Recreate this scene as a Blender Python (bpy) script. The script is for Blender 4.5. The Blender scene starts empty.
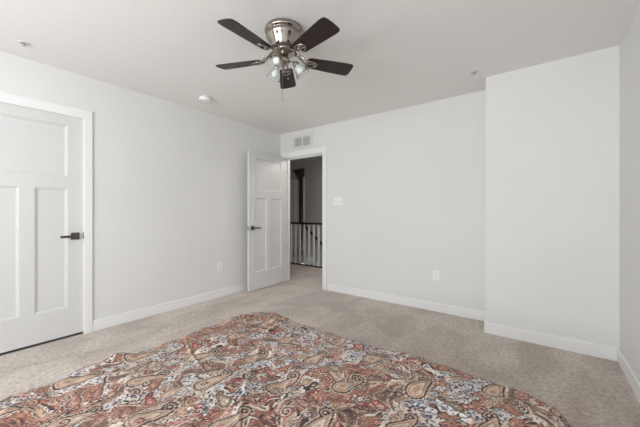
import bpy, bmesh, math, random
import numpy as np
from mathutils import Vector, Matrix
random.seed(7); rng = np.random.default_rng(11)
S = bpy.context.scene
C = S.collection
PI = math.pi
def R(a): return math.radians(a)

# ------------------------------------------------------------ camera
YAW = R(36.69); CAMH = 1.157
cd = bpy.data.cameras.new('camera'); cam = bpy.data.objects.new('camera', cd); C.objects.link(cam)
cam.location = (0, 0, CAMH); cam.rotation_euler = (R(90), 0, YAW)
cd.sensor_width = 36; cd.lens = 36*291.5/640; cd.clip_start = 0.02
cd.shift_y = -(213.5-211.55)/640
S.camera = cam
# ------------------------------------------------------------ world, light, exposure
S.view_settings.view_transform = 'Standard'; S.view_settings.look = 'None'
S.view_settings.gamma = 1; S.view_settings.use_curve_mapping = False
S.view_settings.exposure = 0.19
w = bpy.data.worlds.new('sky'); S.world = w; w.use_nodes = True
w.node_tree.nodes['Background'].inputs[0].default_value = (.75, .86, 1, 1)
w.node_tree.nodes['Background'].inputs[1].default_value = 1.0
S.cycles.use_denoising = True
S.cycles.max_bounces = 14; S.cycles.diffuse_bounces = 10; S.cycles.glossy_bounces = 4
S.cycles.transmission_bounces = 8; S.cycles.transparent_max_bounces = 12
S.cycles.sample_clamp_indirect = 6
def area(name, loc, rot, sx, sy, power, col):
    l = bpy.data.lights.new(name, 'AREA'); l.shape = 'RECTANGLE'; l.size = sx; l.size_y = sy
    l.energy = power; l.color = col
    o = bpy.data.objects.new(name, l); C.objects.link(o); o.location = loc; o.rotation_euler = rot
    return o
# daylight entering by the two windows behind the camera (light faces +Y)
area('daylight_window', (-1.9, -1.02, 1.45), (R(97), 0, 0), 1.25, 1.25, 49, (.928, .965, 1))
area('daylight_window', (-.58, -1.02, 1.45), (R(97), 0, 0), .95, 1.25, 43, (.928, .965, 1))
# added fill lamp that brightens the closed hall
area('hall_fill', (-2.4, 4.25, 2.2), (0, R(25), 0), .5, .5, 12.0, (1, .95, .88))

# ------------------------------------------------------------ materials
def mat(name, col, rough=.5, metal=0, spec=.5, bump=None, noise=None, **kw):
    m = bpy.data.materials.new(name); m.use_nodes = True; nt = m.node_tree
    b = nt.nodes['Principled BSDF']
    b.inputs['Base Color'].default_value = (*col, 1); b.inputs['Roughness'].default_value = rough
    b.inputs['Metallic'].default_value = metal; b.inputs['Specular IOR Level'].default_value = spec
    for k, v in kw.items(): b.inputs[k.replace('_', ' ')].default_value = v
    tc = nt.nodes.new('ShaderNodeTexCoord')
    if noise:                                   # (scale, colour 2, lo, hi)
        n = nt.nodes.new('ShaderNodeTexNoise'); n.inputs['Scale'].default_value = noise[0]; n.inputs['Detail'].default_value = 4
        nt.links.new(tc.outputs['Object'], n.inputs['Vector'])
        mr = nt.nodes.new('ShaderNodeMapRange'); mr.inputs[1].default_value = noise[2]; mr.inputs[2].default_value = noise[3]
        nt.links.new(n.outputs[0], mr.inputs[0])
        mx = nt.nodes.new('ShaderNodeMix'); mx.data_type = 'RGBA'
        mx.inputs[6].default_value = (*col, 1); mx.inputs[7].default_value = (*noise[1], 1)
        nt.links.new(mr.outputs[0], mx.inputs[0]); nt.links.new(mx.outputs[2], b.inputs['Base Color'])
    if bump:                                    # (scale, strength, distance)
        n = nt.nodes.new('ShaderNodeTexNoise'); n.inputs['Scale'].default_value = bump[0]; n.inputs['Detail'].default_value = 3
        nt.links.new(tc.outputs['Object'], n.inputs['Vector'])
        bp = nt.nodes.new('ShaderNodeBump'); bp.inputs['Strength'].default_value = bump[1]; bp.inputs['Distance'].default_value = bump[2]
        nt.links.new(n.outputs[0], bp.inputs['Height']); nt.links.new(bp.outputs[0], b.inputs['Normal'])
    return m
M = {}
M['wall'] = mat('wall_paint', (.725, .722, .71), .85, spec=.25, bump=(180, .06, .001), noise=(1.3, (.738, .735, .722), .4, .6))
M['ceiling'] = mat('ceiling_paint', (.82, .81, .79), .9, spec=.2, bump=(160, .06, .001))
M['trim'] = mat('white_trim_paint', (.82, .82, .815), .38, spec=.5)
M['door'] = mat('door_paint', (.66, .66, .65), .35, spec=.5, bump=(60, .03, .001))
M['pewter'] = mat('dark_pewter', (.16, .15, .145), .33, 1)
M['nickel'] = mat('brushed_nickel', (.35, .31, .27), .17, 1, bump=(90, .04, .001))
M['blade'] = mat('espresso_blade', (.016, .009, .010), .38, spec=.4, noise=(14, (.022, .012, .011), .4, .6))
M['plastic'] = mat('white_plastic', (.84, .84, .82), .35)
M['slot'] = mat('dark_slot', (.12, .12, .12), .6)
M['grille'] = mat('grille_metal', (.55, .55, .53), .5)
M['bulb'] = mat('white_bulb', (.9, .9, .88), .25)
M['dark_wood'] = mat('dark_stained_wood', (.022, .014, .012), .35, noise=(30, (.03, .018, .014), .4, .6))
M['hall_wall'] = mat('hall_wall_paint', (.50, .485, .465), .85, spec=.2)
M['baluster'] = mat('baluster_paint', (.78, .77, .75), .4)
M['mattress'] = mat('mattress_ticking', (.7, .68, .65), .9, bump=(60, .2, .003))
M['bed_metal'] = mat('black_bed_frame', (.03, .03, .03), .5)
M['brass'] = mat('sprinkler_metal', (.62, .61, .59), .35, 1)
def glass(name, rough=.08, tint=(.985, .99, .985)):
    m = bpy.data.materials.new(name); m.use_nodes = True; nt = m.node_tree; nt.nodes.clear()
    out = nt.nodes.new('ShaderNodeOutputMaterial'); t = nt.nodes.new('ShaderNodeBsdfTransparent'); t.inputs[0].default_value = (*tint, 1)
    g = nt.nodes.new('ShaderNodeBsdfGlossy'); g.inputs['Roughness'].default_value = rough
    d = nt.nodes.new('ShaderNodeBsdfTranslucent'); d.inputs[0].default_value = (.86, .89, .87, 1)
    df = nt.nodes.new('ShaderNodeBsdfDiffuse'); df.inputs[0].default_value = (.86, .89, .87, 1)
    lw = nt.nodes.new('ShaderNodeLayerWeight'); lw.inputs[0].default_value = .10
    a1 = nt.nodes.new('ShaderNodeMixShader'); a1.inputs[0].default_value = .4
    nt.links.new(d.outputs[0], a1.inputs[1]); nt.links.new(df.outputs[0], a1.inputs[2])
    a2 = nt.nodes.new('ShaderNodeMixShader'); a2.inputs[0].default_value = .20 if name != 'window_glass' else .02
    nt.links.new(t.outputs[0], a2.inputs[1]); nt.links.new(a1.outputs[0], a2.inputs[2])
    a3 = nt.nodes.new('ShaderNodeMixShader')
    nt.links.new(lw.outputs['Fresnel'], a3.inputs[0]); nt.links.new(a2.outputs[0], a3.inputs[1]); nt.links.new(g.outputs[0], a3.inputs[2])
    nt.links.new(a3.outputs[0], out.inputs[0]); return m
M['shade'] = glass('ribbed_shade_glass', .12)
M['window_glass'] = glass('window_glass', .02, (1, 1, 1))

def carpet():
    m = bpy.data.materials.new('beige_carpet'); m.use_nodes = True; nt = m.node_tree; L = nt.links
    b = nt.nodes['Principled BSDF']; b.inputs['Roughness'].default_value = .95; b.inputs['Specular IOR Level'].default_value = .1
    b.inputs['Sheen Weight'].default_value = .35; b.inputs['Sheen Roughness'].default_value = .4
    tc = nt.nodes.new('ShaderNodeTexCoord')
    def N(s, d, sc=(1, 1, 1), dist=0):
        mp = nt.nodes.new('ShaderNodeMapping'); mp.inputs['Scale'].default_value = sc
        L.new(tc.outputs['Object'], mp.inputs[0])
        n = nt.nodes.new('ShaderNodeTexNoise'); n.inputs['Scale'].default_value = s; n.inputs['Detail'].default_value = d
        n.inputs['Distortion'].default_value = dist; L.new(mp.outputs[0], n.inputs['Vector']); return n
    def ramp(src, pts):
        r = nt.nodes.new('ShaderNodeValToRGB'); e = r.color_ramp.elements
        for i, (p, c) in enumerate(pts):
            el = e[i] if i < 2 else e.new(p)
            el.position = p; el.color = (*c, 1)
        L.new(src, r.inputs[0]); return r
    patch = ramp(N(3.2, 5, (1, .6, 1), .8).outputs[0], [(.37, (.455, .385, .33)), (.60, (.60, .525, .462))])
    mid = ramp(N(38, 3).outputs[0], [(.30, (.72,)*3), (.70, (1.16,)*3)])
    fib = ramp(N(240, 2).outputs[0], [(.28, (.74,)*3), (.72, (1.2,)*3)])
    def mul(a, b_):
        x = nt.nodes.new('ShaderNodeMix'); x.data_type = 'RGBA'; x.blend_type = 'MULTIPLY'; x.inputs[0].default_value = 1
        L.new(a, x.inputs[6]); L.new(b_, x.inputs[7]); return x.outputs[2]
    L.new(mul(mul(patch.outputs[0], mid.outputs[0]), fib.outputs[0]), b.inputs['Base Color'])
    bn = nt.nodes.new('ShaderNodeBump'); bn.inputs['Strength'].default_value = .7; bn.inputs['Distance'].default_value = .006
    L.new(N(200, 3).outputs[0], bn.inputs['Height']); L.new(bn.outputs[0], b.inputs['Normal']); return m
M['carpet'] = carpet()

def cloth_mat():
    m = bpy.data.materials.new('paisley_cotton'); m.use_nodes = True; nt = m.node_tree; L = nt.links
    b = nt.nodes['Principled BSDF']; b.inputs['Roughness'].default_value = .75; b.inputs['Specular IOR Level'].default_value = .2
    b.inputs['Sheen Weight'].default_value = .06
    a = nt.nodes.new('ShaderNodeVertexColor'); a.layer_name = 'print'
    L.new(a.outputs[0], b.inputs['Base Color'])
    tc = nt.nodes.new('ShaderNodeTexCoord'); n = nt.nodes.new('ShaderNodeTexNoise'); n.inputs['Scale'].default_value = 320
    L.new(tc.outputs['Object'], n.inputs['Vector'])
    bp = nt.nodes.new('ShaderNodeBump'); bp.inputs['Strength'].default_value = .25; bp.inputs['Distance'].default_value = .001
    L.new(n.outputs[0], bp.inputs['Height']); L.new(bp.outputs[0], b.inputs['Normal']); return m
M['cloth'] = cloth_mat()

# ------------------------------------------------------------ helpers
def link(name, me, m, parent=None, bevel=0, smooth=False, seg=2):
    o = bpy.data.objects.new(name, me); C.objects.link(o)
    if m: me.materials.append(M[m] if isinstance(m, str) else m)
    if parent: o.parent = parent
    if smooth:
        for p in me.polygons: p.use_smooth = True
    if bevel:
        bv = o.modifiers.new('bevel', 'BEVEL'); bv.width = bevel; bv.segments = seg; bv.limit_method = 'ANGLE'; bv.angle_limit = R(40)
    return o
def obj(name, bm, m, parent=None, bevel=0, smooth=False):
    bmesh.ops.recalc_face_normals(bm, faces=bm.faces)
    me = bpy.data.meshes.new(name); bm.to_mesh(me); bm.free()
    return link(name, me, m, parent, bevel, smooth)
def bx(bm, x0, x1, y0, y1, z0, z1):
    vs = [bm.verts.new((x, y, z)) for x in (x0, x1) for y in (y0, y1) for z in (z0, z1)]
    for f in ((0, 1, 3, 2), (4, 6, 7, 5), (0, 4, 5, 1), (2, 3, 7, 6), (0, 2, 6, 4), (1, 5, 7, 3)):
        bm.faces.new([vs[i] for i in f])
def boxes(*bs):
    bm = bmesh.new()
    for b in bs: bx(bm, *b)
    return bm
def lathe(bm, prof, n=32, mx=None):
    rings = []
    for r, z in prof:
        rings.append([bm.verts.new((r*math.cos(2*PI*i/n), r*math.sin(2*PI*i/n), z)) for i in range(n)] if r > 1e-6 else [bm.verts.new((0, 0, z))])
    for a, b in zip(rings, rings[1:]):
        for i in range(n):
            j = (i+1) % n
            if len(a) == 1 and len(b) == 1: continue
            if len(a) == 1: bm.faces.new((a[0], b[i], b[j]))
            elif len(b) == 1: bm.faces.new((a[i], b[0], a[j]))
            else: bm.faces.new((a[i], b[i], b[j], a[j]))
    if mx: bmesh.ops.transform(bm, matrix=mx, verts=[v for r_ in rings for v in r_])
def tube(bm, pts, rad, n=10):
    pts = [Vector(p) for p in pts]; rings = []
    rad = rad if isinstance(rad, (list, tuple)) else [rad]*len(pts)
    for i, p in enumerate(pts):
        t = (pts[min(i+1, len(pts)-1)]-pts[max(i-1, 0)]).normalized()
        u = t.cross(Vector((0, 0, 1)));
        if u.length < 1e-3: u = t.cross(Vector((0, 1, 0)))
        u.normalize(); v = t.cross(u)
        rings.append([bm.verts.new(p+(u*math.cos(2*PI*k/n)+v*math.sin(2*PI*k/n))*rad[i]) for k in range(n)])
    for a, b in zip(rings, rings[1:]):
        for k in range(n): bm.faces.new((a[k], a[(k+1) % n], b[(k+1) % n], b[k]))
    bm.faces.new(rings[0]); bm.faces.new(rings[-1][::-1])
def empty(name, loc, rz=0, **kw):
    o = bpy.data.objects.new(name, None); C.objects.link(o); o.location = loc; o.rotation_euler = (0, 0, rz)
    o.empty_display_size = .1
    return tag(o, **kw)
def tag(o, label=None, cat=None, group=None, kind=None):
    if label: o['label'] = label
    if cat: o['category'] = cat
    if group: o['group'] = group
    if kind: o['kind'] = kind
    return o
def struct(name, bm, m, label=None, cat=None, bevel=0):
    return tag(obj(name, bm, m, None, bevel), label, cat, kind='structure')

# ------------------------------------------------------------ room shell
H = 2.44; A = 3.437; B = 3.509; Cc = 3.180; D = .508; BX = -.394; RY = -1.75; T = .121
DL, DR, DH = -3.345, -2.560, 2.035            # doorway in the back wall
LY0, LY1 = .108, .879                          # door opening in the left wall
struct('floor', boxes((-A-T, D+T, RY-T, B+T+1.24, -.2, 0), (-6.6, -A-T, B+.001, B+T+1.24, -.2, 0), (D+T, -.0+1.4, B, B+T+1.24, -.2, 0), (-6.6, -4.95, B+T+1.24, 6.6, -.2, 0)), 'carpet', 'beige cut pile carpet over the bedroom and hall', 'carpet')
struct('ceiling', boxes((-A-T, D+T, RY-T, B+T, H, H+.1)), 'ceiling', 'flat pale grey painted bedroom ceiling', 'ceiling')
struct('wall_left', boxes((-A-T, -A, RY-T, LY0, 0, H), (-A-T, -A, LY1, B, 0, H), (-A-T, -A, LY0, LY1, DH, H), (-A-T-.03, -A-T, LY0-.1, LY1+.1, 0, DH+.1)), 'wall', 'pale grey wall with the closed white door', 'wall')
struct('wall_back', boxes((-A-T, DL, B, B+T, 0, H), (DR, D+T, B, B+T, 0, H), (DL, DR, B, B+T, DH, H)), 'wall', 'pale grey back wall holding the open doorway', 'wall')
struct('wall_closet', boxes((BX, D, Cc, B, 0, H)), 'wall', 'pale grey boxed-out wall section at right', 'wall')
struct('wall_right', boxes((D, D+T, RY-T, B, 0, H)), 'wall', 'pale grey right side wall at the picture edge', 'wall')
W1 = (-2.55, -1.25); W2 = (-1.07, -.05); WZ = (.8, 2.1)
struct('wall_rear', boxes((-A, W1[0], RY-T, RY, 0, H), (W1[1], W2[0], RY-T, RY, 0, H), (W2[1], D, RY-T, RY, 0, H),
       (W1[0], W1[1], RY-T, RY, 0, WZ[0]), (W1[0], W1[1], RY-T, RY, WZ[1], H), (W2[0], W2[1], RY-T, RY, 0, WZ[0]), (W2[0], W2[1], RY-T, RY, WZ[1], H)), 'wall', 'pale grey rear wall with two windows', 'wall')
for n, (x0, x1) in enumerate((W1, W2)):
    wo = empty('window_%d' % (n+1), ((x0+x1)/2, RY, WZ[0]), label='white framed window in the rear wall, ' + ('the wider one' if n == 0 else 'the narrower one'), cat='window', kind='structure')
    hw = (x1-x0)/2; hh = WZ[1]-WZ[0]
    obj('window_frame', boxes((-hw, -hw+.04, -.1, -.03, 0, hh), (hw-.04, hw, -.1, -.03, 0, hh), (-hw+.04, hw-.04, -.1, -.03, 0, .04), (-hw+.04, hw-.04, -.1, -.03, hh-.04, hh), (-hw+.04, hw-.04, -.1, -.03, hh/2-.02, hh/2+.02)), 'trim', wo)
    obj('window_casing', boxes((-hw-.08, -hw, 0, .015, -.08, hh+.08), (hw, hw+.08, 0, .015, -.08, hh+.08), (-hw, hw, 0, .015, hh, hh+.08), (-hw, hw, 0, .015, -.08, 0)), 'trim', wo, .003)
    obj('window_pane', boxes((-hw+.04, hw-.04, -.105, -.101, .04, hh-.04)), 'window_glass', wo)
# lights sit in the openings just inside the panes
for o in C.objects:
    if o.name.startswith('daylight_window'): o.location.y = RY-.02

BT, BH = .013, .104
def base(name, label, *bs):
    bm = bmesh.new()
    for b in bs: bx(bm, *b)
    return struct(name, bm, 'trim', label, 'baseboard', .004)
base('baseboard_left', 'white baseboard along the left wall', (-A, -A+BT, LY1+.061, B, 0, BH), (-A, -A+BT, RY, LY0-.061, 0, BH))
base('baseboard_back', 'white baseboard along the back wall right of the doorway', (DR+.081, BX-BT, B-BT, B, 0, BH))
base('baseboard_closet', 'white baseboard round the boxed-out wall section', (BX-BT, D-BT, Cc-BT, Cc, 0, BH), (BX-BT, BX, Cc, B-BT, 0, BH))
base('baseboard_right', 'white baseboard along the right wall', (D-BT, D, RY, Cc, 0, BH))
base('baseboard_rear', 'white baseboard along the rear wall', (-A+BT, D-BT, RY, RY+BT, 0, BH))
# casings: flat board plus a thin back band
def casing(name, label, axis):
    if axis == 'back':
        L0, L1 = DL, DR; w_ = .081
        bs = [(L0-w_, L0-.004, B-.016, B, 0, DH+w_), (L1+.004, L1+w_-.009, B-.016, B, 0, DH+w_), (L0-.004, L1+.004, B-.016, B, DH+.004, DH+w_),
              (L0-.0, L0+.012, B, B+T, 0, DH), (L1-.012, L1, B, B+T, 0, DH), (L0+.012, L1-.012, B, B+T, DH-.012, DH),
              (L0+.012, L0+.024, B+.05, B+.085, 0, DH-.012), (L1-.024, L1-.012, B+.05, B+.085, 0, DH-.012), (L0+.024, L1-.024, B+.05, B+.085, DH-.024, DH-.012),
              (L0-w_, L0, B+T, B+T+.016, 0, DH+w_), (L1, L1+w_, B+T, B+T+.016, 0, DH+w_), (L0, L1, B+T, B+T+.016, DH, DH+w_)]
    else:
        w_ = .060; wt = .078
        bs = [(-A, -A+.016, LY0-w_, LY0+.003, 0, DH+wt), (-A, -A+.016, LY1-.003, LY1+w_, 0, DH+wt), (-A, -A+.016, LY0+.003, LY1-.003, DH-.003, DH+wt),
              (-A-T, -A, LY0-.0, LY0+.004, 0, DH), (-A-T, -A, LY1-.004, LY1, 0, DH), (-A-T, -A, LY0+.004, LY1-.004, DH-.004, DH)]
    return struct(name, boxes(*bs), 'trim', label, 'door casing', .0025)
casing('trim_1', 'white casing framing the closed left door', 'left')
casing('trim_2', 'white casing framing the open hall doorway', 'back')

# ------------------------------------------------------------ three panel doors
def panel_slab(W, Ht, th):
    xs = [0, .115, .333, .427, .645, W]; zs = [0, .255, 1.345, 1.456, 1.93-.005, Ht]
    xs = [x*W/.76 for x in xs[:-1]] + [W]
    bm = bmesh.new()
    for side in (0, 1):
        y = 0 if side == 0 else th; sg = 1 if side == 0 else -1
        V = {}
        def v(x, z, dy=0):
            k = (round(x, 5), round(z, 5), dy)
            if k not in V: V[k] = bm.verts.new((x, y+sg*dy, z))
            return V[k]
        def q(a, b, c, d): bm.faces.new((v(*a), v(*b), v(*c), v(*d)))
        def panel(x0, x1, z0, z1):
            lvl = [(0, 0), (.004, .0045), (.012, .006), (.015, .014)]
            for (a, da), (b, db) in zip(lvl, lvl[1:]):
                o = [(x0+a, z0+a, da), (x1-a, z0+a, da), (x1-a, z1-a, da), (x0+a, z1-a, da)]
                i = [(x0+b, z0+b, db), (x1-b, z0+b, db), (x1-b, z1-b, db), (x0+b, z1-b, db)]
                for k in range(4): q(o[k], o[(k+1) % 4], i[(k+1) % 4], i[k])
            q(*i)
        for i in range(5):
            for j in range(5):
                c = [(xs[i], zs[j]), (xs[i+1], zs[j]), (xs[i+1], zs[j+1]), (xs[i], zs[j+1])]
                if j == 1 and i in (1, 3): panel(xs[i], xs[i+1], zs[j], zs[j+1])
                elif j == 3 and i in (1, 2, 3):
                    if i == 1: panel(xs[1], xs[4], zs[3], zs[4])
                else: q(*c)
    # edges of the slab
    e = [(0, 0), (W, 0), (W, Ht), (0, Ht)]
    for k in range(4):
        (xa, za), (xb, zb) = e[k], e[(k+1) % 4]
        bm.faces.new([bm.verts.new(p) for p in ((xa, 0, za), (xb, 0, zb), (xb, th, zb), (xa, th, za))])
    return bm
def door(name, loc, rz, W, handle_x, lever_dir, label, sides):
    th = .035
    d = empty(name, loc, rz, label=label, cat='door', kind='structure')
    obj('door_slab', panel_slab(W, 2.015, th), 'door', d)
    for s in sides:                       # s=-1 front (local -y), +1 back
        y0 = 0 if s < 0 else th
        hz = .908
        h = obj('handle', boxes(*[(handle_x-.032, handle_x+.032, min(y0, y0+s*.009), max(y0, y0+s*.009), hz-.032, hz+.032)]), 'pewter', d, .002)
        tag(h, label='square dark pewter rosette with lever')
        bm = bmesh.new()
        tube(bm, [(handle_x, y0+s*.008, hz), (handle_x, y0+s*.055, hz)], .011, 16)
        x1 = handle_x+lever_dir*.115; x0 = handle_x-lever_dir*.013
        bx(bm, min(x0, x1), max(x0, x1), min(y0+s*.045, y0+s*.057), max(y0+s*.045, y0+s*.057), hz-.011, hz+.011)
        obj('lever', bm, 'pewter', h, .002)
    ex = W if handle_x > W/2 else 0
    obj('latch_plate', boxes((ex-.001, ex+.0015, .006, .029, .902-.03, .902+.03), (ex-.001, ex+.009, .011, .024, .902-.008, .902+.008)) if ex else boxes((-.0015, .001, .006, .029, .87, .93)), 'pewter', d, .0005)
    return d
d1 = door('door_1', (-A-.012, LY0+.0055, .021), R(90), .760, .760-.060, -1, 'closed white three panel door in the left wall with dark lever', (-1,))
obj('strike_plate', boxes((.7605, .7660, -.014, .0, .885, .940)), 'slot', d1)
d2 = door('door_2', (-3.335, B-.006, .012), R(-89.6), .775, .775-.062, -1, 'open white three panel door folded back beside the corner', (-1, 1))
for z in (.25, 1.0, 1.78):
    bm = bmesh.new(); tube(bm, [(-.004, .038, z-.045), (-.004, .038, z+.045)], .005, 10)
    obj('hinge', bm, 'trim', d2)

struct('door_gap_shade', boxes((-A-.060, -A-.014, LY0+.004, LY1-.004, 0, .006)), 'slot', 'dark strip painted as the shade in the gap under the closed left door', 'painted shade')  # shade of the door gap, put in as a dark coloured strip

# ------------------------------------------------------------ stair hall beyond the doorway
HY = B+T; FY = HY+1.24; WY = 5.85
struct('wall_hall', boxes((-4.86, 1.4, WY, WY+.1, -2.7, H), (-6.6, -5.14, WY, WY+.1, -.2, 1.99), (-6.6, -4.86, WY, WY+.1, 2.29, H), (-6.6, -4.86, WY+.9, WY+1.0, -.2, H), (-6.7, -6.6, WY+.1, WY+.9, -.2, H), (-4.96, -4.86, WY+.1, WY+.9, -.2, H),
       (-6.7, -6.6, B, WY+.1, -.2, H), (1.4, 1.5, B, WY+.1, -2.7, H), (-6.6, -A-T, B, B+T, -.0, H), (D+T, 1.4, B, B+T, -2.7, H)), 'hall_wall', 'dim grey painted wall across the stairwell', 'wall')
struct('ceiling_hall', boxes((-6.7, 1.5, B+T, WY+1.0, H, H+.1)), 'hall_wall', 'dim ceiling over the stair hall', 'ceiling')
# sloping underside beside the dark recess
bm = bmesh.new(); pp = [(-6.6, 1.99), (-5.14, 1.99), (-5.36, 2.29), (-6.6, 2.29)]
va = [bm.verts.new((x, WY, z)) for x, z in pp]; vb = [bm.verts.new((x, WY+.1, z)) for x, z in pp]
bm.faces.new(va); bm.faces.new(vb[::-1])
for i in range(4): bm.faces.new((va[i], vb[i], vb[(i+1) % 4], va[(i+1) % 4]))
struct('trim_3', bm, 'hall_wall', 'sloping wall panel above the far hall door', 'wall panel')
struct('trim_4', boxes((-4.905, -4.855, WY-.016, WY, 0, 2.05), (-5.20, -5.14, WY-.016, WY, 0, 2.0), (-5.9, -5.2, WY-.016, WY, 1.95, 2.02)), 'trim', 'pale door casing at the far side of the stair hall', 'door casing', .002)
hd = empty('door_3', (-5.86, WY-.012, .012), 0, label='far hall door seen past the left side of the doorway', cat='door', kind='structure')
s3 = obj('door_slab', panel_slab(.65, 1.93, .01), 'door', hd)
struct('trim_5', boxes((-4.95, 1.4, FY-.0, FY+.02, -.30, .012)), 'dark_wood', 'dark nosing board along the stair opening edge', 'trim')
# banister: rail, shoe, newel and balusters
bn = empty('stair_banister', (-4.0, FY-.05, 0), label='white spindle banister with a dark top rail in the hall', cat='banister')
obj('top_rail', boxes((-1.2, 2.2, -.03, .03, .885, .925)), 'dark_wood', bn, .008)
obj('bottom_rail', boxes((-1.2, 2.2, -.03, .03, 0, .022)), 'dark_wood', bn, .003)
x = -1.2+.045
while x < 2.15:
    obj('baluster', boxes((x-.016, x+.016, -.016, .016, .02, .888)), 'baluster', bn, .002)
    x += .1275
# wall-mounted handrail and the flight going down
hr = empty('stair_handrail', (-4.48, WY-.09, 0), label='dark handrail descending on the far stairwell wall', cat='handrail')
bm = bmesh.new(); p0 = Vector((-.35, 0, .83)); p1 = Vector((2.6, 0, .83-2.95*.80)); tube(bm, [p0, p1], .028, 12); obj('rail', bm, 'dark_wood', hr, smooth=True)
for t in (.1, .4, .7):
    p = p0.lerp(p1, t); bm = bmesh.new(); tube(bm, [p+Vector((0, 0, -.02)), p+Vector((0, .02, -.07)), p+Vector((0, .09, -.07))], .008, 8); obj('bracket', bm, 'pewter', hr)
st = bmesh.new()
for k in range(11):
    x0 = -4.75+k*.245; bx(st, x0, x0+.245, FY+.03, WY, -2.6, -.195*(k+1))
struct('stairs', st, 'carpet', 'carpeted flight descending behind the hall banister', 'stairs')
bm = bmesh.new()
pr_ = [(-4.75, -.0), (-4.75, -.35), (-2.2, -2.35), (-2.0, -2.1), (-4.6, .0)]
a_ = [bm.verts.new((x, WY-.02, z)) for x, z in pr_]; b_ = [bm.verts.new((x, WY-.001, z)) for x, z in pr_]
bm.faces.new(a_); bm.faces.new(b_[::-1])
for i in range(5): bm.faces.new((a_[i], b_[i], b_[(i+1) % 5], a_[(i+1) % 5]))
struct('trim_6', bm, 'trim', 'pale sloping skirt board along the stairs', 'trim')

# ------------------------------------------------------------ bed under the spread
EX0, EX1, EY1, ZT = -1.535, .090, 1.352, .505      # spread outline and top height
bed = empty('bed', ((EX0+EX1)/2, .3, 0), label='bed hidden under the paisley bedspread', cat='bed')
bw = (EX1-EX0)/2-.05; bl0, bl1 = -1.02, EY1-.3-.05
obj('mattress', boxes((-bw, bw, bl0, bl1, .24, ZT-.035)), 'mattress', bed, .04)
obj('box_spring', boxes((-bw+.01, bw-.01, bl0, bl1-.01, .14, .238)), 'mattress', bed, .01)
obj('bed_frame', boxes((-bw+.03, bw-.03, bl0, bl0+.04, .10, .139), (-bw+.03, bw-.03, bl1-.08, bl1-.04, .10, .139), (-bw+.03, -bw+.07, bl0+.04, bl1-.08, .10, .139), (bw-.07, bw-.03, bl0+.04, bl1-.08, .10, .139)), 'bed_metal', bed)
for sx in (-1, 1):
    for yy in (bl0+.06, bl1-.1):
        bm = bmesh.new(); lathe(bm, [(0, 0), (.028, 0), (.028, .02), (.018, .03), (.018, .10), (0, .10)], 16, Matrix.Translation((sx*(bw-.06), yy, 0))); obj('leg', bm, 'bed_metal', bed)

def vnoise(x, y, seed, per=64):
    r = np.random.default_rng(seed).random((per, per))
    xi = np.floor(x).astype(int); yi = np.floor(y).astype(int); fx = x-xi; fy = y-yi
    fx = fx*fx*(3-2*fx); fy = fy*fy*(3-2*fy)
    g = lambda a, b: r[a % per, b % per]
    return (g(xi, yi)*(1-fx)+g(xi+1, yi)*fx)*(1-fy)+(g(xi, yi+1)*(1-fx)+g(xi+1, yi+1)*fx)*fy
def sm(a, b, x): t = np.clip((x-a)/(b-a), 0, 1); return t*t*(3-2*t)

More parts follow.
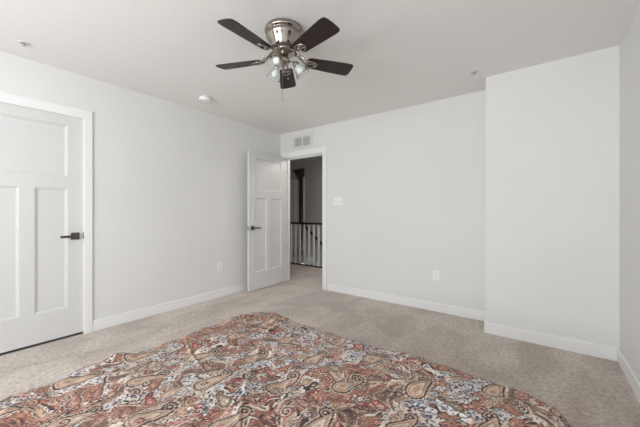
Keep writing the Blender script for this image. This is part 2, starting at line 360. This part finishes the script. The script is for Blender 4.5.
def paisley_print(u, v):
    """flat cloth coordinates in metres -> linear rgb of the printed cotton"""
    def c(r, g, b): return (np.array([r, g, b])/255.)**2.2
    cream = c(190, 178, 165); blue = c(172, 175, 181); tan = c(172, 147, 127); rust = c(144, 101, 87); brown = c(116, 92, 82)
    red = c(148, 80, 73); slate = c(62, 52, 54); olive = c(126, 112, 88); pink = c(186, 134, 124)
    pal = np.array([rust, brown, tan, rust*.8, pink, cream, brown*.8, rust, brown, olive, rust*1.1, tan])
    wx = u+.05*(vnoise(u*8, v*8, 1)-.5)*2+.022*(vnoise(u*21, v*21, 2)-.5)*2
    wy = v+.05*(vnoise(u*8+7, v*8+3, 3)-.5)*2+.022*(vnoise(u*21+5, v*21, 4)-.5)*2
    W = lambda m, x, y: np.where(m[:, None], x, y)
    ca_, sa_ = math.cos(R(72)), math.sin(R(72))
    P = wx*ca_+wy*sa_; Q = (-wx*sa_+wy*ca_)*1.9                # plumes run along the motifs
    # speckled pale ground
    sp = vnoise(u*210, v*210, 5); sp2 = vnoise(u*115+3, v*115, 6)
    g = vnoise(u*14, v*14, 7)[:, None]
    col = blue*1.12*(1-g)+cream*1.08*g
    col = W(sp2 < .30, c(112, 108, 116), col)
    col = W(sp2 > .74, c(176, 150, 136), col)
    col = W(sp > .62, c(66, 60, 66), col)
    # plumes of foliage with pale and dark rims
    fleck = vnoise(P*170, Q*60, 10)[:, None]
    for sd, fq, th_, base_, rim in ((11, 7.5, .60, rust, slate), (14, 10, .70, brown, tan), (12, 13, .735, rust*1.15, slate), (16, 12, .74, tan, brown), (13, 16, .80, red, slate), (15, 19, .82, pink, brown)):
        f2 = .8*vnoise(P*fq+31+sd, Q*fq+17, sd)+.2*vnoise(P*fq*3.1, Q*fq*3.1+5, sd+40)
        col = W((f2 > th_-.016) & (f2 <= th_), cream*1.1, col)
        col = W(f2 > th_, base_*(.55+.75*fleck), col)
        col = W((f2 > th_) & (f2 < th_+.028), rim, col)
        k = np.floor((f2-th_)*22); fr = (f2-th_)*22-k
        col = W((f2 > th_+.04) & (fr < .20), slate*1.2, col)
        col = W((f2 > th_+.04) & (fr > .5) & (fr < .62) & (sp2 > .35), tan*1.15, col)
    # paisleys on a slanted lattice, some small ones between
    a = np.array([.215, .15]); b = np.array([-.02, .235]); o = np.array([-.560, .955])
    prof = []
    for i in range(9):
        s = i/8; prof.append((-.045+.092*s, -.014*s*s, .029*(1-s)**.8+.006))
    for i in range(11):                                    # curling tip
        t = i/10; ang = -PI/2+t*PI*1.9; rr = .021*(1-.5*t)
        prof.append((.048+rr*math.cos(ang), .008+rr*math.sin(ang), .0062-.003*t))
    r_ = np.random.default_rng(5)
    for i in range(-12, 14):
        for j in range(-14, 14):
            for kind in (0, 1):
                ctr = o+a*i+b*j+(np.array([0, 0]) if kind == 0 else (a*.5+b*.48))
                jt = r_.normal(0, .006, 2); ctr = ctr+jt; th = R(78 if kind == 0 else 165)+r_.normal(0, .16); sc = (.92 if kind == 0 else .52)*r_.uniform(.92, 1.1); fl = 1 if kind == 0 else -1
                ph = r_.uniform(0, 6)
                if not (u.min()-.2 < ctr[0] < u.max()+.2 and v.min()-.2 < ctr[1] < v.max()+.2): continue
                idx = np.nonzero((np.abs(u-ctr[0]) < .14*sc) & (np.abs(v-ctr[1]) < .14*sc))[0]
                if not len(idx): continue
                du = (u[idx]-ctr[0])/sc; dv = (v[idx]-ctr[1])/sc
                x = du*math.cos(th)+dv*math.sin(th); y = fl*(-du*math.sin(th)+dv*math.cos(th))
                d = np.full(len(idx), 9.)
                for cx, cy, cr in prof: d = np.minimum(d, np.hypot(x-cx, y-cy)-cr)
                cc = col[idx].copy(); an = np.arctan2(y, x+.01)
                fill = (tan if kind == 0 else [rust, red, olive][(i+2*j) % 3])
                inner = fill*(.75+.5*vnoise(x*150+50, y*150+50, 20)[:, None])
                cc = np.where(((d < .011) & (d >= .003))[:, None], cream*.92, cc)
                cc = np.where(((d < .010) & (d >= .005) & (np.sin(an*30) > .2))[:, None], brown, cc)
                cc = np.where((d < .0055)[:, None], slate, cc)
                cc = np.where((d < -.001)[:, None], inner, cc)
                cc = W((d < -.0085) & (d > -.0115), brown, cc); cc = W((d < -.0155) & (d > -.0185), cream, cc)
                rr = np.hypot((x+.045)*.6, y)
                cc = np.where(((rr < .013) & (vnoise(x*230+60, y*230+60, 21) > .55))[:, None], rust if kind == 0 else cream, cc)
                col[idx] = cc
    # curling tendrils
    for n_ in range(260):
        cx, cy = r_.uniform(u.min(), u.max()), r_.uniform(v.min(), v.max()); q = r_.uniform(.016, .030); ph = r_.uniform(0, 6); sg = 1 if n_ % 2 else -1
        idx = np.nonzero((np.abs(u-cx) < q*1.1) & (np.abs(v-cy) < q*1.1))[0]
        if not len(idx): continue
        rr = np.hypot(u[idx]-cx, v[idx]-cy); an = np.arctan2(v[idx]-cy, u[idx]-cx)*sg
        f_ = (rr/.0125-(an+ph)/(2*PI)) % 1.0
        cc = col[idx].copy(); ins = rr < q*(.86+.14*np.cos(an+ph))
        cc = W(ins & (f_ < .34), slate, cc); cc = W(ins & (f_ > .42) & (f_ < .72), [cream, tan, rust, cream][n_ % 4], cc); cc = W(ins & (f_ >= .72), [rust, red, blue, brown][n_ % 4], cc)
        col[idx] = cc
    # small round flowers
    for _ in range(70):
        cx, cy = r_.uniform(u.min(), u.max()), r_.uniform(v.min(), v.max()); q = r_.uniform(.010, .019)
        idx = np.nonzero((np.abs(u-cx) < q*1.4) & (np.abs(v-cy) < q*1.4))[0]
        if not len(idx): continue
        rr = np.hypot(u[idx]-cx, v[idx]-cy); an = np.arctan2(v[idx]-cy, u[idx]-cx); pet = q*(1+.22*np.sin(an*6))
        cc = col[idx].copy(); cc = np.where((rr < pet)[:, None], slate, cc)
        cc = np.where((rr < pet*.8)[:, None], [pink, blue, red][_ % 3], cc)
        cc = np.where((rr < q*.38)[:, None], [red, slate, cream][_ % 3], cc); col[idx] = cc
    return np.clip(col, 0, 1)

def bedspread():
    hang = .43; rad = .065
    ix0, ix1, iy1 = EX0+rad, EX1+.015-rad, EY1-rad            # inner flat outline
    st = .0033
    us = np.concatenate([np.arange(ix0-hang, ix1+hang, st)])
    vs = np.concatenate([np.arange(-.74, -.12, .008), np.arange(-.12, iy1+hang, st)])
    U, V = np.meshgrid(us, vs, indexing='ij'); u = U.ravel(); v = V.ravel()
    cr = .07; crR = .11                                   # plan corner radii
    px = np.clip(u, ix0, ix1); py = np.minimum(v, iy1)
    def corner(px, py, cx, cy, r_, sgn):
        m = ((u-cx)*sgn > 0) & (v > cy)
        dx, dy = u-cx, v-cy; L_ = np.hypot(dx, dy)+1e-9; k = np.minimum(1, r_/L_)
        return np.where(m, cx+dx*k, px), np.where(m, cy+dy*k, py)
    px, py = corner(px, py, ix0+cr, iy1-cr, cr, -1); px, py = corner(px, py, ix1-crR, iy1-crR, crR, 1)
    ox, oy = u-px, v-py; d = np.hypot(ox, oy); nx = np.where(d > 1e-9, ox/(d+1e-12), 0); ny = np.where(d > 1e-9, oy/(d+1e-12), 0)
    arc = rad*PI/2; t = np.clip(d/rad, 0, PI/2)
    out = rad*np.sin(t); z = ZT-rad*(1-np.cos(t))-np.maximum(d-arc, 0)
    # puffy quilted undulation and wrinkles of the cotton
    top = 1-sm(0, arc*1.6, d)
    und = .010*(vnoise(u*4.5, v*4.5, 31)-.5)*2+.008*(vnoise(u*11, v*11, 32)-.5)*2+.0035*(vnoise(u*26, v*26, 33)-.5)*2
    wr = np.zeros_like(u); r_ = np.random.default_rng(3)
    for _ in range(46):
        cx, cy = r_.uniform(EX0, EX1), r_.uniform(-.3, EY1); an = r_.uniform(0, PI); L_ = r_.uniform(.06, .22); w_ = r_.uniform(.006, .014)
        x = (u-cx)*math.cos(an)+(v-cy)*math.sin(an); y = -(u-cx)*math.sin(an)+(v-cy)*math.cos(an)+.25*x*x
        wr += r_.uniform(.003, .009)*np.exp(-(x/L_)**2-(y/w_)**2)
    z = z+und*(.35+.65*top)+wr*top
    # crumpled fold at the left edge
    z += .026*np.exp(-((u-EX0-.04)/.045)**2-((v-.50)/.04)**2)+.016*np.exp(-((u-EX0-.02)/.05)**2-((v-.40)/.07)**2)
    s = np.where(np.abs(nx) > np.abs(ny), v, u)+.25*np.arctan2(ny, nx)
    dn = sm(.05, hang, d)
    fold = dn*(.022*np.sin(s*26+2*vnoise(u*3, v*3, 41))+.012*np.sin(s*57+1.3))+.012*dn
    edge = .010*(vnoise(s*6, d*0+1.5, 42)-.5)*2*sm(0, rad, d)
    x = px+nx*(out+fold+edge); y = py+ny*(out+fold+edge)
    x = np.minimum(x, D-.03)
    z = np.maximum(z, .03)
    nU, nV = len(us), len(vs)
    co = np.stack([x, y, z], 1)
    I = np.arange(nU*nV).reshape(nU, nV)
    q = np.stack([I[:-1, :-1], I[1:, :-1], I[1:, 1:], I[:-1, 1:]], -1).reshape(-1, 4)
    keep = (d[q].max(1) <= hang-.006)
    q = q[keep]; used = np.unique(q); rm = -np.ones(nU*nV, int); rm[used] = np.arange(len(used)); q = rm[q]
    me = bpy.data.meshes.new('bedspread')
    me.vertices.add(len(used)); me.vertices.foreach_set('co', co[used].astype(np.float32).ravel())
    me.loops.add(q.size); me.loops.foreach_set('vertex_index', q.astype(np.int32).ravel())
    me.polygons.add(len(q)); me.polygons.foreach_set('loop_start', np.arange(0, q.size, 4, dtype=np.int32)); me.polygons.foreach_set('loop_total', np.full(len(q), 4, np.int32))
    me.polygons.foreach_set('use_smooth', np.ones(len(q), bool))
    me.update(calc_edges=True)
    ca = me.color_attributes.new('print', 'FLOAT_COLOR', 'POINT')
    rgb = paisley_print(u[used], v[used])
    ca.data.foreach_set('color', np.concatenate([rgb, np.ones((len(rgb), 1))], 1).astype(np.float32).ravel())
    return me
sp = link('bedspread', bedspread(), 'cloth')
tag(sp, 'rust, cream and blue paisley bedspread draped over the bed', 'bedspread')

# ------------------------------------------------------------ ceiling fan
FX, FY_, RB = -1.428, 1.493, .524
fan = empty('ceiling_fan', (FX, FY_, H), label='five blade dark brown ceiling fan with brushed nickel motor and light kit', cat='ceiling fan')
bm = bmesh.new()
lathe(bm, [(0, 0), (.120, 0), (.129, -.006), (.134, -.016), (.134, -.028), (.130, -.036), (.121, -.041), (.119, -.044), (.124, -.048), (.127, -.056), (.125, -.068), (.117, -.080),
           (.106, -.100), (.098, -.122), (.092, -.138), (.086, -.146), (0, -.146)], 48)
obj('motor_housing', bm, 'nickel', fan, smooth=True)
bm = bmesh.new()
lathe(bm, [(0, -.1465), (.080, -.1465), (.080, -.152), (.0, -.152)], 40); obj('gap_ring', bm, 'slot', fan)
bm = bmesh.new()
lathe(bm, [(0, -.1525), (.074, -.1525), (.081, -.156), (.081, -.168), (.075, -.173), (.050, -.178), (.036, -.186), (0, -.190)], 48)
for k in range(10):
    a = 2*PI*k/10; lathe(bm, [(0, .006), (.005, .005), (.007, 0), (0, 0)], 8, Matrix.Rotation(a, 4, 'Z') @ Matrix.Translation((.081, 0, -.162)) @ Matrix.Rotation(PI/2, 4, 'Y'))
obj('hub', bm, 'nickel', fan, smooth=True)
def blade_mesh():
    bm = bmesh.new(); pts = []
    r0, r1 = .165, RB
    up = [(r0, .036), (r0+.01, .047), (r0+.03, .054), (r0+.15, .061), (r1-.05, .069), (r1-.020, .067), (r1-.008, .059), (r1-.002, .040), (r1, .0)]
    pts = up+[(x, -y) for x, y in up[::-1][1:]]
    lo = [bm.verts.new((x, y, -.003)) for x, y in pts]; hi = [bm.verts.new((x, y, .003)) for x, y in pts]
    bm.faces.new(lo[::-1]); bm.faces.new(hi)
    for i in range(len(pts)): j = (i+1) % len(pts); bm.faces.new((lo[i], lo[j], hi[j], hi[i]))
    bmesh.ops.recalc_face_normals(bm, faces=bm.faces)
    me = bpy.data.meshes.new('blade'); bm.to_mesh(me); bm.free(); me.materials.append(M['blade']); return me
def iron_mesh():
    bm = bmesh.new()
    # forked arm from the hub down to the blade, ending in an open teardrop loop
    for s in (-1, 1):
        tube(bm, [(.070, .006*s, -.163), (.110, .008*s, -.176), (.135, .012*s, -.196), (.160, .018*s, -.214), (.180, .026*s, -.2215)], [.008, .008, .007, .006, .005], 8)
    loop = []
    n = 28
    for k in range(n+1):
        a = 2*PI*k/n; rx = .041; loop.append((.205+rx*math.cos(a), (.030-.006*math.cos(a))*math.sin(a), -.2245))
    tube(bm, loop, .0048, 8)
    lathe(bm, [(0, -.2222), (.036, -.2222), (.036, -.2236), (0, -.2236)], 24, Matrix.Translation((.205, 0, 0)) @ Matrix.Diagonal((1.05, .72, 1, 1)))
    lathe(bm, [(0, -.222), (.013, -.222), (.014, -.2255), (.010, -.2285), (0, -.229)], 14, Matrix.Translation((.183, 0, 0)))
    for s in (-1, 1): lathe(bm, [(0, -.222), (.006, -.222), (.006, -.227), (0, -.229)], 10, Matrix.Translation((.222, .012*s, 0)))
    bmesh.ops.recalc_face_normals(bm, faces=bm.faces)
    me = bpy.data.meshes.new('blade_iron'); bm.to_mesh(me); bm.free(); me.materials.append(M['nickel'])
    for p in me.polygons: p.use_smooth = True
    return me
blm, irm = blade_mesh(), iron_mesh()
for k in range(5):
    a = R(-14.5+72*k)
    b_ = link('blade', blm, None, fan); b_.modifiers.new('b', 'BEVEL').width = .0015
    b_.matrix_local = Matrix.Rotation(R(1.7), 4, Vector((math.cos(YAW), math.sin(YAW), 0))) @ Matrix.Rotation(a, 4, 'Z') @ Matrix.Translation((0, 0, -.2045)) @ Matrix.Rotation(R(-12), 4, 'X')
    i_ = link('blade_iron', irm, None, b_)
    i_.matrix_local = Matrix.Translation((0, 0, .2165))
# light kit
bm = bmesh.new()
lathe(bm, [(0, -.190), (.030, -.190), (.028, -.205), (.038, -.212), (.041, -.224), (.037, -.238), (.022, -.248), (.011, -.256), (.008, -.268), (0, -.272)], 32)
obj('light_kit_body', bm, 'nickel', fan, smooth=True)
cr = lambda az: Vector((math.cos(YAW+az), math.sin(YAW+az), 0))   # az measured from camera right, ccw
for az in (R(252), R(12), R(132)):
    u_ = cr(az); ax = (u_*.62+Vector((0, 0, -.78))).normalized()
    p = [Vector((0, 0, -.226))+u_*.032, Vector((0, 0, -.222))+u_*.062, Vector((0, 0, -.232))+u_*.078]
    bm = bmesh.new(); tube(bm, p, .007, 10)
    q = Vector((0, 0, 1)).rotation_difference(ax).to_matrix().to_4x4(); mx = Matrix.Translation(p[2]-ax*.004) @ q
    lathe(bm, [(0, -.004), (.012, -.003), (.021, .004), (.023, .014), (.021, .024), (0, .024)], 24, mx)
    arm = obj('lamp_arm', bm, 'nickel', fan, smooth=True)
    bm = bmesh.new(); lathe(bm, [(0, .024), (.011, .024), (.012, .034), (.020, .048), (.0235, .062), (.020, .076), (.010, .084), (0, .086)], 24, mx); tag(obj('bulb', bm, 'bulb', arm, smooth=True), label='white frosted bulb')
    bm = bmesh.new(); N_ = 48
    prof = [(.022, .018), (.025, .028), (.032, .042), (.038, .060), (.042, .078), (.048, .092), (.052, .098)]
    rings = [[bm.verts.new(mx @ Vector(((r*(1+.025*math.cos(12*2*PI*i/N_)*(z/.112)))*math.cos(2*PI*i/N_), (r*(1+.025*math.cos(12*2*PI*i/N_)*(z/.112)))*math.sin(2*PI*i/N_), z))) for i in range(N_)] for r, z in prof]
    for ra, rb in zip(rings, rings[1:]):
        for i in range(N_): bm.faces.new((ra[i], ra[(i+1) % N_], rb[(i+1) % N_], rb[i]))
    sh = obj('glass_shade', bm, 'shade', arm, smooth=True); so = sh.modifiers.new('s', 'SOLIDIFY'); so.thickness = .002
def chain(off, z0, z1, fob):
    bm = bmesh.new(); z = z0
    tube(bm, [(off.x, off.y, z0), (off.x, off.y, z1)], .0014, 6)
    while z > z1: bmesh.ops.create_icosphere(bm, subdivisions=1, radius=.0017, matrix=Matrix.Translation((off.x, off.y, z))); z -= .006
    lathe(bm, [(0, z1+.004), (.003, z1), (.004, z1-.012), (.0025, z1-.02), (0, z1-.021)], 12, Matrix.Translation((off.x, off.y, 0)))
    obj('pull_chain', bm, 'nickel', fan)
chain(cr(R(200))*.012, -.262, -.495, 0); chain(cr(R(20))*.03, -.245, -.33, 0)

# ------------------------------------------------------------ small fixtures
def smoke():
    t = empty('smoke_detector', (-2.997, 1.857, H), label='round white smoke detector on the ceiling near the left wall', cat='smoke detector')
    bm = bmesh.new(); lathe(bm, [(0, 0), (.052, 0), (.052, -.010), (0, -.010)], 40); obj('mounting_plate', bm, 'plastic', t)
    bm = bmesh.new(); lathe(bm, [(0, -.0101), (.062, -.0101), (.065, -.016), (.064, -.030), (.056, -.040), (.040, -.043), (.038, -.040), (.034, -.040), (.032, -.044), (0, -.045)], 40); obj('cover', bm, 'plastic', t, smooth=True)
    bm = bmesh.new(); lathe(bm, [(0, -.0452), (.009, -.0452), (.009, -.048), (0, -.049)], 16); obj('test_button', bm, 'plastic', t)
smoke()
def sprinkler(loc, label):
    t = empty('fire_sprinkler', loc, label=label, cat='sprinkler')
    t['group'] = 'ceiling fire sprinklers'
    bm = bmesh.new(); lathe(bm, [(0, 0), (.036, 0), (.035, -.003), (.028, -.006), (.021, -.007), (.019, -.003), (0, -.003)], 32); obj('escutcheon', bm, 'door', t, smooth=True)
    bm = bmesh.new(); lathe(bm, [(0, -.003), (.011, -.003), (.011, -.010), (.006, -.012), (.004, -.022), (0, -.022)], 16)
    for s in (-1, 1): tube(bm, [(.010*s, 0, -.009), (.012*s, 0, -.016), (.004*s, 0, -.024)], .002, 6)
    obj('head', bm, 'brass', t)
    bm = bmesh.new(); lathe(bm, [(0, -.0225), (.014, -.0235), (.014, -.0255), (0, -.0255)], 20); obj('deflector', bm, 'brass', t)
sprinkler((-3.133, .433, H), 'ceiling fire sprinkler above the closed left door')
sprinkler((-.466, 2.995, H), 'ceiling fire sprinkler beside the boxed-out wall')

def outlet(loc, rz, label):
    t = empty('wall_outlet', loc, rz, label=label, cat='outlet', group='duplex wall outlets')   # faces local -y
    obj('cover_plate', boxes((-.036, .036, -.006, 0, -.058, .058)), 'plastic', t, .002)
    for z in (-.0195, .0195):
        bm = bmesh.new(); lathe(bm, [(0, .0), (.0165, .0), (.0165, .003), (0, .003)], 24, Matrix.Translation((0, -.006, z)) @ Matrix.Rotation(PI/2, 4, 'X'))
        r_ = obj('receptacle', bm, 'plastic', t)
        obj('slots', boxes((-.0075, -.0055, -.0098, -.009, z-.001, z+.008), (.0055, .0075, -.0098, -.009, z, z+.007), (-.0025, .0025, -.0098, -.009, z-.010, z-.005)), 'slot', r_)
    bm = bmesh.new(); lathe(bm, [(0, 0), (.003, 0), (.003, .001), (0, .001)], 10, Matrix.Translation((0, -.006, 0)) @ Matrix.Rotation(PI/2, 4, 'X')); obj('screw', bm, 'nickel', t)
outlet((-A, 2.344, .410), R(90), 'white outlet on the left wall between the two doors')
outlet((-.940, B, .416), 0, 'white outlet on the back wall right of the doorway')

t = empty('light_switch', (-2.291, B, 1.305), label='white triple toggle switch plate right of the doorway', cat='light switch')
obj('cover_plate', boxes((-.082, .082, -.006, 0, -.058, .058)), 'plastic', t, .002)
for x in (-.046, 0, .046):
    tg = obj('toggle_surround', boxes((x-.006, x+.006, -.0068, -.006, -.0125, .0125)), 'grille', t)
    bm = boxes((x-.0045, x+.0045, -.018, -.0068, -.002, .007)); obj('toggle', bm, 'plastic', tg, .001)
    for z in (-.030, .030):
        bm = bmesh.new(); lathe(bm, [(0, 0), (.003, 0), (.003, .001), (0, .001)], 10, Matrix.Translation((x, -.006, z)) @ Matrix.Rotation(PI/2, 4, 'X')); obj('screw', bm, 'plastic', t)

# return air grille above the doorway
t = empty('return_air_vent', (-2.957, B, 2.255), label='white return air grille high above the open doorway', cat='vent')
gw, gh = .200, .104; iw, ih = .158, .066
obj('vent_frame', boxes((-gw, -iw, -.008, 0, -gh, gh), (iw, gw, -.008, 0, -gh, gh), (-.014, .014, -.008, 0, -ih, ih), (-iw, iw, -.008, 0, ih, gh), (-iw, iw, -.008, 0, -gh, -ih)), 'door', t, .0015)
obj('vent_backing', boxes((-iw, iw, -.002, 0, -ih, ih)), 'slot', t)
for (x0, x1) in ((-iw, -.014), (.014, iw)):
    bm = bmesh.new()
    for k in range(15):
        z = -.060+k*.0087
        q = [(z, -.0078), (z+.0015, -.0078), (z-.0040, -.0022), (z-.0055, -.0022)]
        a_ = [bm.verts.new((x0, y, zz)) for zz, y in q]; b_ = [bm.verts.new((x1, y, zz)) for zz, y in q]
        bm.faces.new(a_); bm.faces.new(b_[::-1])
        for i in range(4): bm.faces.new((a_[i], b_[i], b_[(i+1) % 4], a_[(i+1) % 4]))
    obj('louvres', bm, 'grille', t)
